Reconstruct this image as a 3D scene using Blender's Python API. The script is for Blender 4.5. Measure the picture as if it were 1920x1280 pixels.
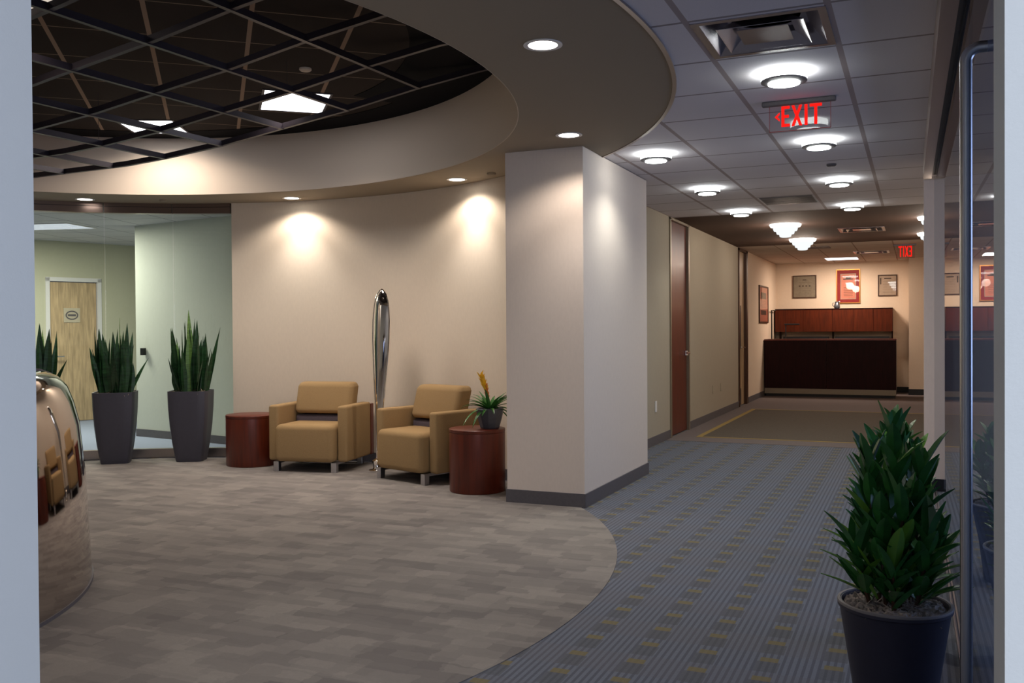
import bpy, math, random
from math import sin, cos, pi, radians as R
from mathutils import Vector, Matrix
random.seed(7)
for o in list(bpy.data.objects): bpy.data.objects.remove(o)
SC = bpy.context.scene
COL = SC.collection

# ------------------------------------------------------------------ camera
RBLK = 3.02                      # inner radius of the black ring that darkens the unlit rim of the rotunda ceiling
H = 2.737                        # ceiling height
CX, CY = -5.42, 4.17             # centre of the round lobby
FPX, YAW, PIT, ROL = 1738.2, R(23.549), R(0.709), R(-0.391)
fw = Vector((-sin(YAW)*cos(PIT), cos(YAW)*cos(PIT), -sin(PIT)))
rt = Vector((cos(YAW), sin(YAW), 0)); up = rt.cross(fw)
ax = rt*cos(ROL) + up*sin(ROL); ay = up*cos(ROL) - rt*sin(ROL)
cam = bpy.data.cameras.new('camera'); co = bpy.data.objects.new('camera', cam); COL.objects.link(co)
m = Matrix((ax, ay, -fw)).transposed().to_4x4(); m.translation = Vector((0, 0, 1.35)); co.matrix_world = m
cam.sensor_width = 36; cam.lens = FPX/1920*36; cam.clip_start = .05
SC.camera = co

# ------------------------------------------------------------------ world, exposure, daylight
w = bpy.data.worlds.new('world'); SC.world = w; w.use_nodes = True
w.node_tree.nodes['Background'].inputs[0].default_value = (.6, .75, 1, 1)
w.node_tree.nodes['Background'].inputs[1].default_value = .05
SC.view_settings.view_transform = 'Standard'; SC.view_settings.look = 'None'
SC.view_settings.exposure = 0.75; SC.view_settings.gamma = 1.0; SC.view_settings.use_curve_mapping = False
WARM = (1, .87, .75); HALL = (.98, 1, .93); COOL = (.79, .87, 1); PEACH = (1, .79, .62)

def area(loc, size, power, col, rot=(0, 0, 0), sy=None, parent=None, spread=180, name='area_light'):
    l = bpy.data.lights.new(name, 'AREA'); l.energy = power; l.color = col; l.size = size
    if sy: l.shape = 'RECTANGLE'; l.size_y = sy
    l.spread = R(spread)
    o = bpy.data.objects.new(name, l); COL.objects.link(o); o.location = loc; o.rotation_euler = rot
    if parent: o.parent = parent
    return o
def spot(loc, power, col, size=120, blend=.5, rad=.04, parent=None, rot=(0, 0, 0), name='lamp_beam'):
    l = bpy.data.lights.new(name, 'SPOT'); l.energy = power; l.color = col
    l.spot_size = R(size); l.spot_blend = blend; l.shadow_soft_size = rad
    o = bpy.data.objects.new(name, l); COL.objects.link(o); o.location = loc; o.rotation_euler = rot
    if parent: o.parent = parent
    return o
def point(loc, power, col, rad=.05, parent=None, name='lamp_glow'):
    l = bpy.data.lights.new(name, 'POINT'); l.energy = power; l.color = col; l.shadow_soft_size = rad
    o = bpy.data.objects.new(name, l); COL.objects.link(o); o.location = loc
    if parent: o.parent = parent
    return o
# daylight coming from a window behind the camera
area((2.3, -2.3, 1.5), 2.2, 100, COOL, (R(90), 0, R(42)), 1.8, name='window_daylight')
# daylight in the glazed room to the right
area((3.2, 5.0, 1.6), 1.8, 34, (.55, .66, 1), (0, R(90), 0), 3.0, name='side_room_daylight')

# ------------------------------------------------------------------ materials
def srgb(r, g, b):
    f = lambda c: (c/255/12.92 if c/255 <= .04045 else ((c/255+.055)/1.055)**2.4)
    return (f(r), f(g), f(b), 1)
def mat(name, col, rough=.6, metal=0, noise=0, scale=20, stretch=(1, 1, 1), bump=0, spec=.5, coat=0, emit=None, es=0, bscale=None):
    mt = bpy.data.materials.new(name); mt.use_nodes = True; nt = mt.node_tree; b = nt.nodes['Principled BSDF']
    b.inputs['Base Color'].default_value = col; b.inputs['Roughness'].default_value = rough
    b.inputs['Metallic'].default_value = metal; b.inputs['Specular IOR Level'].default_value = spec
    b.inputs['Coat Weight'].default_value = coat; b.inputs['Coat Roughness'].default_value = .08
    if emit: b.inputs['Emission Color'].default_value = emit; b.inputs['Emission Strength'].default_value = es
    if noise or bump:
        tc = nt.nodes.new('ShaderNodeTexCoord'); mp = nt.nodes.new('ShaderNodeMapping'); mp.inputs['Scale'].default_value = stretch
        nt.links.new(tc.outputs['Object'], mp.inputs[0])
        n = nt.nodes.new('ShaderNodeTexNoise'); n.inputs['Scale'].default_value = scale; n.inputs['Detail'].default_value = 5
        nt.links.new(mp.outputs[0], n.inputs['Vector'])
        if noise:
            cr = nt.nodes.new('ShaderNodeValToRGB')
            a = [max(0, c*(1-noise)) for c in col[:3]]+[1]; c2 = [min(1, c*(1+noise)) for c in col[:3]]+[1]
            cr.color_ramp.elements[0].color = a; cr.color_ramp.elements[1].color = c2
            cr.color_ramp.elements[0].position = .3; cr.color_ramp.elements[1].position = .7
            nt.links.new(n.outputs[0], cr.inputs[0]); nt.links.new(cr.outputs[0], b.inputs['Base Color'])
        if bump:
            n2 = n
            if bscale:
                n2 = nt.nodes.new('ShaderNodeTexNoise'); n2.inputs['Scale'].default_value = bscale; nt.links.new(tc.outputs['Object'], n2.inputs['Vector'])
            bp = nt.nodes.new('ShaderNodeBump'); bp.inputs['Strength'].default_value = bump; bp.inputs['Distance'].default_value = .002
            nt.links.new(n2.outputs[0], bp.inputs['Height']); nt.links.new(bp.outputs[0], b.inputs['Normal'])
    return mt
def emis(name, col, s):
    mt = bpy.data.materials.new(name); mt.use_nodes = True; nt = mt.node_tree; nt.nodes.clear()
    e = nt.nodes.new('ShaderNodeEmission'); e.inputs[0].default_value = col; e.inputs[1].default_value = s
    o = nt.nodes.new('ShaderNodeOutputMaterial'); nt.links.new(e.outputs[0], o.inputs[0]); return mt
def glass(name, tint, ior=1.5, boost=1.0):
    mt = bpy.data.materials.new(name); mt.use_nodes = True; nt = mt.node_tree; nt.nodes.clear()
    t = nt.nodes.new('ShaderNodeBsdfTransparent'); t.inputs[0].default_value = tint
    g = nt.nodes.new('ShaderNodeBsdfGlossy'); g.inputs['Roughness'].default_value = 0.0
    f = nt.nodes.new('ShaderNodeFresnel'); f.inputs[0].default_value = ior
    ge = nt.nodes.new('ShaderNodeNewGeometry')
    inv = nt.nodes.new('ShaderNodeMath'); inv.operation = 'SUBTRACT'; inv.inputs[0].default_value = boost
    ml = nt.nodes.new('ShaderNodeMath'); ml.operation = 'MULTIPLY'; ml.use_clamp = True
    bk = nt.nodes.new('ShaderNodeMath'); bk.operation = 'MULTIPLY'; bk.inputs[1].default_value = boost
    nt.links.new(ge.outputs['Backfacing'], bk.inputs[0]); nt.links.new(bk.outputs[0], inv.inputs[1])
    nt.links.new(f.outputs[0], ml.inputs[0]); nt.links.new(inv.outputs[0], ml.inputs[1])
    mx = nt.nodes.new('ShaderNodeMixShader'); o = nt.nodes.new('ShaderNodeOutputMaterial')
    nt.links.new(ml.outputs[0], mx.inputs[0]); nt.links.new(t.outputs[0], mx.inputs[1]); nt.links.new(g.outputs[0], mx.inputs[2])
    nt.links.new(mx.outputs[0], o.inputs[0]); return mt

class NT:
    """tiny expression helper for node maths"""
    def __init__(s, mt): s.nt = mt.node_tree
    def m(s, op, a, b=0.0, c=0.0):
        n = s.nt.nodes.new('ShaderNodeMath'); n.operation = op
        for i, v in enumerate((a, b, c)):
            if isinstance(v, (int, float)): n.inputs[i].default_value = v
            else: s.nt.links.new(v, n.inputs[i])
        return n.outputs[0]
    def pos(s):
        g = s.nt.nodes.new('ShaderNodeNewGeometry'); x = s.nt.nodes.new('ShaderNodeSeparateXYZ')
        s.nt.links.new(g.outputs['Position'], x.inputs[0]); return x.outputs[0], x.outputs[1], x.outputs[2]
    def comb(s, x, y, z=0.0):
        n = s.nt.nodes.new('ShaderNodeCombineXYZ')
        for i, v in enumerate((x, y, z)):
            if isinstance(v, (int, float)): n.inputs[i].default_value = v
            else: s.nt.links.new(v, n.inputs[i])
        return n.outputs[0]
    def white(s, v):
        n = s.nt.nodes.new('ShaderNodeTexWhiteNoise'); n.noise_dimensions = '3D'; s.nt.links.new(v, n.inputs['Vector']); return n.outputs['Value']
    def noise(s, v, sc, det=4):
        n = s.nt.nodes.new('ShaderNodeTexNoise'); n.inputs['Scale'].default_value = sc; n.inputs['Detail'].default_value = det
        s.nt.links.new(v, n.inputs['Vector']); return n.outputs[0]
    def mix(s, f, a, b):
        n = s.nt.nodes.new('ShaderNodeMix'); n.data_type = 'RGBA'
        if isinstance(f, (int, float)): n.inputs[0].default_value = f
        else: s.nt.links.new(f, n.inputs[0])
        for i, v in ((6, a), (7, b)):
            if isinstance(v, tuple): n.inputs[i].default_value = v
            else: s.nt.links.new(v, n.inputs[i])
        return n.outputs[2]
    def line(s, v, period, off, width):   # 1 inside a line of given width
        q = s.m('FLOORED_MODULO', s.m('SUBTRACT', v, off-width/2), period)
        return s.m('LESS_THAN', q, width)
    def col(s, c, bump=None, bs=.3, dist=.003):
        b = s.nt.nodes['Principled BSDF']; s.nt.links.new(c, b.inputs['Base Color'])
        if bump is not None:
            n = s.nt.nodes.new('ShaderNodeBump'); n.inputs['Strength'].default_value = bs; n.inputs['Distance'].default_value = dist
            s.nt.links.new(bump, n.inputs['Height']); s.nt.links.new(n.outputs[0], b.inputs['Normal'])

# hall carpet: blue grey with fine stripes and lanes of golden dashes
M = {}
M['hall'] = mat('hall_carpet', (1, 1, 1, 1), .95, spec=.1); e = NT(M['hall']); X, Y, Z = e.pos()
lane = e.m('FLOORED_MODULO', e.m('SUBTRACT', X, -1.294-.124), .2483)     # 0..0.248, lane centre at .124
dl = e.m('ABSOLUTE', e.m('SUBTRACT', lane, .124))
inl = e.m('LESS_THAN', dl, .036)
dy = e.m('FLOORED_MODULO', e.m('SUBTRACT', Y, .152-.03), .2185)
dash = e.m('MULTIPLY', inl, e.m('LESS_THAN', dy, .048))
dark = e.m('MULTIPLY', e.m('LESS_THAN', dl, .046), e.m('GREATER_THAN', dy, .10))
st = e.m('LESS_THAN', e.m('FLOORED_MODULO', X, .0276), .012)
P0 = e.comb(X, Y, Z); nz = e.noise(P0, 90, 3); nb = e.noise(P0, 2.2, 3)
tb = e.m('LESS_THAN', e.m('FLOORED_MODULO', e.m('ADD', Y, e.m('MULTIPLY', nb, .0)), .437), .2185)
base = e.mix(st, srgb(112, 116, 128), srgb(90, 94, 104))
base = e.mix(e.m('MULTIPLY', tb, .22), base, srgb(108, 104, 108))
base = e.mix(e.m('MULTIPLY', dark, .55), base, srgb(84, 86, 88))
base = e.mix(e.m('MULTIPLY', dash, .85), base, srgb(124, 112, 76))
base = e.mix(e.m('MULTIPLY', nz, .35), base, srgb(70, 70, 78))
e.col(base, nz, .5, .004)
# lobby carpet: random soft rectangular blocks
M['lobby'] = mat('lobby_carpet', (1, 1, 1, 1), .95, spec=.1); e = NT(M['lobby']); X, Y, Z = e.pos()
P0 = e.comb(X, Y, Z)
wx = e.m('ADD', X, e.m('MULTIPLY', e.noise(P0, 14, 2), .07)); wy = e.m('ADD', Y, e.m('MULTIPLY', e.noise(P0, 11, 2), .05))
def blocks(px, py, ox, oy, sd):
    rowi = e.m('FLOOR', e.m('DIVIDE', e.m('ADD', wy, oy), py))
    sh = e.m('MULTIPLY', e.white(e.comb(rowi, sd, 3.3)), px)
    return e.white(e.comb(e.m('FLOOR', e.m('DIVIDE', e.m('ADD', e.m('ADD', wx, ox), sh), px)), rowi, sd))
b1 = blocks(.27, .14, .03, .02, 1.7); b2 = blocks(.19, .075, .1, .05, 5.1); b3 = blocks(.42, .21, .2, .11, 9.4)
v = e.m('ADD', e.m('ADD', e.m('MULTIPLY', b1, .40), e.m('MULTIPLY', b2, .38)), e.m('MULTIPLY', b3, .22))
nz = e.m('ADD', e.m('MULTIPLY', e.noise(P0, 130, 2), .55), e.m('MULTIPLY', e.noise(P0, 34, 3), .5))
rmp = e.m('MULTIPLY_ADD', v, 1.5, -.25)
c = e.mix(rmp, srgb(112, 107, 105), srgb(145, 139, 133))
c = e.mix(e.m('MULTIPLY', nz, .4), c, srgb(104, 98, 96))
e.col(c, nz, .5, .004)
# ceiling tiles
def tilemat(name, px, ox, wx_, py, oy, wy_, tile, teex, teey, ang=0, bs=.35):
    mt = mat(name, tile, .9, spec=.1); e = NT(mt); X, Y, Z = e.pos()
    U = e.m('ADD', e.m('MULTIPLY', X, cos(ang)), e.m('MULTIPLY', Y, sin(ang)))
    V = e.m('ADD', e.m('MULTIPLY', X, -sin(ang)), e.m('MULTIPLY', Y, cos(ang)))
    P0 = e.comb(X, Y, Z); n = e.noise(P0, 160, 3)
    c = e.mix(e.m('MULTIPLY', n, .5), tile, tuple(q*.72 for q in tile[:3])+(1,))
    lx = e.line(U, px, ox, wx_); ly = e.line(V, py, oy, wy_)
    c = e.mix(ly, c, teey); c = e.mix(lx, c, teex)
    e.col(c, e.m('ADD', e.m('MULTIPLY', n, .35), e.m('MAXIMUM', lx, ly)), bs, .006); return mt
M['tile'] = tilemat('hall_ceiling_tile', .6125, -.345, .030, .657, 4.84, .022, srgb(222, 218, 224), srgb(168, 156, 156), srgb(150, 142, 144))
M['tile_far'] = tilemat('reception_ceiling_tile', .6125, -.345, .02, .657, 4.84, .02, srgb(205, 192, 180), srgb(150, 132, 118), srgb(150, 132, 118))
M['tile_off'] = tilemat('office_ceiling_tile', .62, .1, .02, .65, .3, .02, srgb(205, 205, 205), srgb(150, 150, 150), srgb(150, 150, 150), R(17))
M['tile_dark'] = tilemat('dark_ceiling_tile', .622, .232, .03, .657, 7.18, .012, srgb(54, 47, 44), srgb(150, 128, 112), srgb(140, 122, 106), R(41.3+0))
def wallmat(name, c, s=.02): return mat(name, c, .85, noise=s, scale=60, bump=.2, bscale=350, spec=.2, stretch=(1, 1, .35))
M['wall'] = wallmat('cream_wall', srgb(216, 202, 184))
M['wallc'] = wallmat('column_paint', srgb(226, 212, 200))
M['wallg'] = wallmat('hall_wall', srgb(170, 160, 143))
M['wallr'] = wallmat('reception_wall', srgb(224, 204, 182))
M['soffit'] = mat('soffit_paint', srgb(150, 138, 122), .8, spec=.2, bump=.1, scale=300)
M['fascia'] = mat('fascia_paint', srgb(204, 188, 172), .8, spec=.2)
M['brown'] = mat('brown_ceiling_paint', srgb(84, 66, 58), .8, spec=.2)
M['post'] = wallmat('post_paint', srgb(232, 208, 188))
M['jamb'] = mat('jamb_paint', srgb(205, 206, 206), .7, spec=.2, bump=.15, scale=200)
M['offwall'] = wallmat('office_wall', srgb(196, 194, 170))
M['offwhite'] = wallmat('office_white_wall', srgb(205, 208, 196))
M['offfloor'] = mat('office_carpet', srgb(150, 158, 178), .95, noise=.08, scale=120, spec=.1)
M['rubber'] = mat('rubber_base', srgb(92, 88, 92), .55, noise=.08, scale=60)
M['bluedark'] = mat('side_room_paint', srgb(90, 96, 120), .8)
M['rimshade'] = mat('unlit_rim_black', srgb(20, 19, 22), .9, spec=.1)
M['metal'] = mat('brushed_steel', srgb(170, 160, 156), .3, 1, noise=.06, scale=12, stretch=(40, 40, 1))
M['chrome'] = mat('polished_steel', srgb(240, 236, 232), .05, 1)
M['mirror'] = mat('mirror_steel', srgb(196, 186, 180), .04, 1)
M['mirror'].node_tree.nodes['Principled BSDF'].inputs['Roughness'].default_value = .045
M['bronze'] = mat('bronze_header', srgb(132, 114, 106), .28, .85)
M['bar'] = mat('dark_bar', srgb(60, 54, 62), .45, .3)
M['black'] = mat('black_plastic', srgb(22, 22, 26), .5)
M['white'] = mat('white_trim', srgb(225, 222, 220), .5)
M['alu'] = mat('aluminium_leg', srgb(190, 190, 195), .3, 1)
M['satin'] = mat('satin_frame', srgb(150, 138, 120), .4, .6)
def wood(name, c, sc=6, st=(6, 6, .6), rough=.3, coat=.4): return mat(name, c, rough, noise=.28, scale=sc, stretch=st, coat=coat)
M['cherry'] = wood('cherry_veneer', srgb(92, 31, 12), rough=.38, coat=.06)
M['cherryd'] = wood('dark_cherry_veneer', srgb(36, 8, 8), rough=.5, coat=0)
M['cherryd'].node_tree.nodes['Principled BSDF'].inputs['Specular IOR Level'].default_value = .15
M['cherryh'] = wood('red_cherry_veneer', srgb(80, 30, 8), rough=.5, coat=0)
M['cherryh'].node_tree.nodes['Principled BSDF'].inputs['Specular IOR Level'].default_value = .2
M['maple'] = wood('maple_veneer', srgb(190, 164, 128), coat=.15)
M['fabric'] = mat('gold_fabric', srgb(152, 125, 88), .9, noise=.07, scale=180, bump=.5, spec=.15)
M['lumbar'] = mat('grey_fabric', srgb(92, 84, 92), .9, noise=.1, scale=120, spec=.1)
M['planter'] = mat('charcoal_planter', srgb(62, 60, 70), .5, noise=.05, scale=40)
M['bowl'] = mat('grey_bowl', srgb(66, 68, 76), .45, noise=.08, scale=40)
M['potdark'] = mat('dark_pot', srgb(46, 44, 60), .5, noise=.05, scale=40)
M['rim'] = mat('pot_rim', srgb(128, 122, 122), .6)
M['moss'] = mat('dry_moss', srgb(150, 132, 112), .95, noise=.35, scale=60)
M['mossg'] = mat('grey_moss', srgb(150, 140, 134), .95, noise=.4, scale=60)
M['snake'] = mat('snake_leaf', srgb(34, 66, 36), .4, noise=.55, scale=8, stretch=(1, 1, 6))
M['snakel'] = mat('snake_leaf_light', srgb(104, 140, 70), .4, noise=.45, scale=8, stretch=(1, 1, 8))
M['leaf'] = mat('glossy_leaf', srgb(50, 106, 50), .25, noise=.35, scale=9)
M['leafl'] = mat('young_leaf', srgb(96, 144, 52), .3, noise=.2, scale=9)
M['brom'] = mat('bromeliad_leaf', srgb(52, 104, 44), .25, noise=.25, scale=9)
M['yellow'] = mat('yellow_bract', srgb(240, 190, 40), .45, noise=.15, scale=20)
M['orange'] = mat('orange_bract', srgb(214, 120, 40), .45)
M['lamp'] = emis('lamp_glass', (.95, 1, .96, 1), 12)
M['lampw'] = emis('downlight_lens', (1, .95, .88, 1), 8)
M['troffer'] = emis('troffer_lens', (.93, .95, 1, 1), 3)
M['trofferw'] = emis('reception_lens', (.95, .95, 1, 1), 3)
M['trofferd'] = emis('office_lens', (.85, .9, 1, 1), .45)
M['red'] = emis('red_letters', (1, .012, .008, 1), .75)
M['tier'] = emis('tier_glass', (.93, .98, 1, 1), .62)
M['trofferb'] = emis('warm_lens', (1, .88, .75, 1), .42)
M['glass'] = glass('clear_glass', (.93, .955, .93, 1), 1.5)
M['glassh'] = glass('hall_glass', (.82, .88, .95, 1), 1.52)
M['acrylic'] = glass('acrylic', (.93, .9, .9, 1), 1.45)
M['paper'] = mat('paper', srgb(196, 184, 160), .6, noise=.06, scale=20)
M['paperg'] = mat('grey_paper', srgb(150, 146, 124), .6, noise=.1, scale=20)
M['paperp'] = mat('pink_paper', srgb(226, 150, 122), .6, noise=.06, scale=20)
M['redmat'] = mat('red_mat', srgb(158, 40, 38), .6)
M['goldf'] = mat('gold_frame', srgb(190, 130, 60), .35, .5)
M['bwood'] = mat('frame_wood', srgb(70, 44, 30), .4)
M['ink'] = mat('ink', srgb(86, 80, 68), .7)
M['gold'] = mat('gold_carpet_line', srgb(150, 128, 80), .95, spec=.1)
M['fbrown'] = mat('brown_carpet', srgb(92, 84, 76), .95, noise=.12, scale=50, spec=.1)
M['fband'] = mat('mauve_carpet', srgb(112, 102, 100), .95, noise=.1, scale=60, spec=.1)
M['pewter'] = mat('pewter', srgb(130, 136, 146), .3, .8)
M['vent'] = mat('vent_metal', srgb(176, 172, 180), .22, .9)

# ------------------------------------------------------------------ mesh builder
class MB:
    def __init__(s): s.v = []; s.f = []; s.mi = []; s.cur = 0
    def add(s, vs, fs):
        n = len(s.v); s.v += [tuple(q) for q in vs]; s.f += [tuple(i+n for i in f) for f in fs]; s.mi += [s.cur]*len(fs); return s
    def box(s, x0, x1, y0, y1, z0, z1):
        return s.add([(x0,y0,z0),(x1,y0,z0),(x1,y1,z0),(x0,y1,z0),(x0,y0,z1),(x1,y0,z1),(x1,y1,z1),(x0,y1,z1)],
                     [(0,3,2,1),(4,5,6,7),(0,1,5,4),(1,2,6,5),(2,3,7,6),(3,0,4,7)])
    def prism(s, pts, z0, z1):       # plan polygon, counter clockwise
        n = len(pts)
        return s.add([(x, y, z0) for x, y in pts]+[(x, y, z1) for x, y in pts],
                     [tuple(range(n))[::-1], tuple(range(n, 2*n))]+[(i, (i+1) % n, n+(i+1) % n, n+i) for i in range(n)])
    def lathe(s, prof, cx=0, cy=0, seg=40, a0=0, a1=2*pi, cap=True):
        full = abs(a1-a0-2*pi) < 1e-6; k = seg if full else seg+1; n = len(prof)
        vs = []
        for i in range(k):
            a = a0+(a1-a0)*i/seg
            vs += [(cx+r*cos(a), cy+r*sin(a), z) for r, z in prof]
        fs = []
        for i in range(seg):
            j = (i+1) % k
            for q in range(n-1): fs.append((i*n+q, j*n+q, j*n+q+1, i*n+q+1))
        if cap and full:
            if prof[0][0] > 1e-6: fs.append(tuple(i*n for i in range(k))[::-1])
            if prof[-1][0] > 1e-6: fs.append(tuple(i*n+n-1 for i in range(k)))
        return s.add(vs, fs)
    def arcwall(s, r0, r1, a0, a1, z0, z1, seg=48, cx=CX, cy=CY):   # solid curved slab, degrees
        prof = [(r0, z0), (r1, z0), (r1, z1), (r0, z1)]
        vs = []
        for i in range(seg+1):
            a = R(a0+(a1-a0)*i/seg); vs += [(cx+r*cos(a), cy+r*sin(a), z) for r, z in prof]
        fs = [(i*4+q, i*4+(q+1) % 4, (i+1)*4+(q+1) % 4, (i+1)*4+q) for i in range(seg) for q in range(4)]
        if abs(a1-a0) < 359.9: fs += [(3, 2, 1, 0), (seg*4, seg*4+1, seg*4+2, seg*4+3)]
        return s.add(vs, fs)
    def tube(s, pts, r, seg=10, cap=True):
        pts = [Vector(q) for q in pts]; n = len(pts)
        rr = r if isinstance(r, (list, tuple)) else [r]*n
        vs = []; fs = []; u = None
        for i, P in enumerate(pts):
            d = (pts[min(i+1, n-1)]-pts[max(i-1, 0)]).normalized()
            if u is None: u = d.orthogonal().normalized()
            u = (u-d*u.dot(d)).normalized(); wv = d.cross(u)
            for k in range(seg):
                a = 2*pi*k/seg; vs.append(P+(u*cos(a)+wv*sin(a))*rr[i])
        for i in range(n-1):
            for k in range(seg): k2 = (k+1) % seg; fs.append((i*seg+k, i*seg+k2, (i+1)*seg+k2, (i+1)*seg+k))
        if cap: fs += [tuple(range(seg))[::-1], tuple(range((n-1)*seg, n*seg))]
        return s.add(vs, fs)
    def rbox(s, x0, x1, y0, y1, z0, z1, r=.02, k=3):     # rounded box (superellipsoid-like grid)
        import itertools
        cx_, cy_, cz_ = (x0+x1)/2, (y0+y1)/2, (z0+z1)/2; hx, hy, hz = (x1-x0)/2, (y1-y0)/2, (z1-z0)/2
        r = min(r, hx*.98, hy*.98, hz*.98)
        def ticks(h):
            e = [-h+r*(1-cos(pi/2*i/k)) if False else -h+r*i/k for i in range(k+1)]
            return e+[-q for q in e[::-1]]
        def proj(x, y, z):
            q = [max(-h+r, min(h-r, c)) for c, h in ((x, hx), (y, hy), (z, hz))]
            d = Vector((x-q[0], y-q[1], z-q[2]))
            if d.length > 1e-9: d = d.normalized()*r
            return (cx_+q[0]+d.x, cy_+q[1]+d.y, cz_+q[2]+d.z)
        tx, ty, tz = ticks(hx), ticks(hy), ticks(hz)
        def face(A, B, fn, flip):
            n, mm = len(A), len(B); vs = [proj(*fn(a, b)) for a in A for b in B]
            fs = [(i*mm+j, (i+1)*mm+j, (i+1)*mm+j+1, i*mm+j+1) for i in range(n-1) for j in range(mm-1)]
            if flip: fs = [f[::-1] for f in fs]
            s.add(vs, fs)
        face(tx, ty, lambda a, b: (a, b, hz), False); face(tx, ty, lambda a, b: (a, b, -hz), True)
        face(tx, tz, lambda a, b: (a, -hy, b), False); face(tx, tz, lambda a, b: (a, hy, b), True)
        face(ty, tz, lambda a, b: (hx, a, b), False); face(ty, tz, lambda a, b: (-hx, a, b), True)
        return s
    def leaf(s, base, dirv, length, width, bend=.0, side=None, fold=.25, seg=8, prof=None, twist=0):
        """curved tapering leaf blade with a folded cross section"""
        d = Vector(dirv).normalized(); b = Vector(base)
        sd = Vector(side).normalized() if side else d.cross(Vector((0, 0, 1)))
        if sd.length < 1e-3: sd = Vector((1, 0, 0))
        sd = (sd-d*sd.dot(d)).normalized()
        vs = []; P = b.copy(); q = d.copy(); step = length/seg
        for i in range(seg+1):
            t = i/seg
            wv = width*(prof(t) if prof else max(.02, sin(pi*min(1, (t*.86+.14)))**.8))
            nrm = sd.cross(q).normalized()
            s2 = (sd*cos(twist*t)+nrm*sin(twist*t)).normalized(); n2 = s2.cross(q).normalized()
            vs += [P-s2*wv/2+n2*wv*fold, P-n2*0.0012, P+s2*wv/2+n2*wv*fold, P+n2*.0012]
            q = (q+Vector((0, 0, -bend/seg))).normalized(); sd = (sd-q*sd.dot(q)).normalized(); P = P+q*step
        fs = []
        for i in range(seg):
            a, c = i*4, (i+1)*4
            fs += [(a, a+1, c+1, c), (a+1, a+2, c+2, c+1), (a+2, a+3, c+3, c+2), (a+3, a, c, c+3)]
        return s.add(vs, fs)
    def build(s, name, mats, parent=None, smooth=False, loc=None, rotz=0, angle=None):
        me = bpy.data.meshes.new(name); me.from_pydata(s.v, [], s.f)
        if not isinstance(mats, (list, tuple)): mats = [mats]
        for mt in mats: me.materials.append(mt)
        me.polygons.foreach_set('material_index', s.mi); me.update()
        if smooth: me.shade_smooth()
        o = bpy.data.objects.new(name, me); COL.objects.link(o)
        if smooth and angle is None: angle = 40
        if smooth and angle:
            try: me.set_sharp_from_angle(angle=R(angle))
            except Exception: pass
        if loc: o.location = loc
        if rotz: o.rotation_euler = (0, 0, rotz)
        if parent: o.parent = parent
        return o
def tag(o, label, cat, group=None):
    o['label'] = label; o['category'] = cat
    if group: o['group'] = group
    return o
def thing(name, label, cat, loc=(0, 0, 0), rotz=0, group=None):
    o = bpy.data.objects.new(name, None); COL.objects.link(o); o.location = loc; o.rotation_euler = (0, 0, rotz)
    o.empty_display_size = .1
    return tag(o, label, cat, group)
def struct(o): o['kind'] = 'structure'; return o
def dup(root, loc, rotz, label, scale=None):
    r = root.copy(); COL.objects.link(r); r.location = loc; r.rotation_euler = (0, 0, rotz); r['label'] = label
    if scale: r.scale = scale
    for ch in list(root.children):
        c = ch.copy(); COL.objects.link(c); c.parent = r
        for g in list(ch.children):
            d = g.copy(); COL.objects.link(d); d.parent = c
    return r

# ------------------------------------------------------------------ floors
struct(MB().box(-13.5, 3.4, -3, 21.2, -.1, 0).build('floor', M['hall']))
struct(MB().lathe([(3.95, 0), (3.95, .004)], CX, CY, 160).build('floor', M['lobby'], smooth=True))
struct(MB().arcwall(4.06, 9.3, 90, 200, 0, .003, 60).build('floor', M['offfloor']))
struct(MB().box(-2.79, 1.2, 11.05, 20.9, 0, .002).build('floor', M['fband']))
struct(MB().box(-2.45, .9, 11.55, 15.75, .002, .004).build('floor', M['fbrown']))
g = MB(); g.box(-2.52, 1.0, 11.49, 11.55, .002, .0045); g.box(-2.52, 1.0, 15.75, 15.81, .002, .0045)
g.box(-2.52, -2.45, 11.55, 15.75, .002, .0045); g.box(.9, 1.0, 11.55, 15.75, .002, .0045)
struct(g.build('trim_1', M['gold']))

# ------------------------------------------------------------------ ceilings
def ringed(r, x0, x1, y0, y1, z0, z1):
    """slab with a circular hole about the lobby centre"""
    import math as mm
    angs = sorted(set([2*pi*i/160 for i in range(160)]+[mm.atan2(y-CY, x-CX) % (2*pi) for x in (x0, x1) for y in (y0, y1)]))
    b = MB(); vs = []
    for a in angs:
        c, s_ = cos(a), sin(a)
        t = min([(x1-CX)/c if c > 1e-9 else 1e9, (x0-CX)/c if c < -1e-9 else 1e9, (y1-CY)/s_ if s_ > 1e-9 else 1e9, (y0-CY)/s_ if s_ < -1e-9 else 1e9])
        vs += [(CX+r*c, CY+r*s_, z0), (CX+t*c, CY+t*s_, z0), (CX+t*c, CY+t*s_, z1), (CX+r*c, CY+r*s_, z1)]
    n = len(angs)
    b.add(vs, [(i*4+q, ((i+1) % n)*4+q, ((i+1) % n)*4+(q+1) % 4, i*4+(q+1) % 4) for i in range(n) for q in range(4)])
    return b
CEIL = struct(ringed(4.30, -10, 1.2, -.3, 11.45, H, H+.06).build('ceiling', M['tile']))
CEILB = struct(MB().box(-2.79, 1.2, 11.45, 16.0, H-.002, H+.06).build('ceiling', M['brown']))
CEILF = struct(MB().box(-2.79, 1.2, 16.0, 20.9, H-.001, H+.06).build('ceiling', M['tile_far']))
struct(MB().arcwall(4.12, 10.5, 85, 200, H-.005, H-.001, 60).build('ceiling', M['tile_off']))
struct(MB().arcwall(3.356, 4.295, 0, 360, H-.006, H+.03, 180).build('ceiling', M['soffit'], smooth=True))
struct(MB().arcwall(4.282, 4.305, -60, 60, H-.012, H, 90).build('trim_2', M['metal'], smooth=True))
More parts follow.
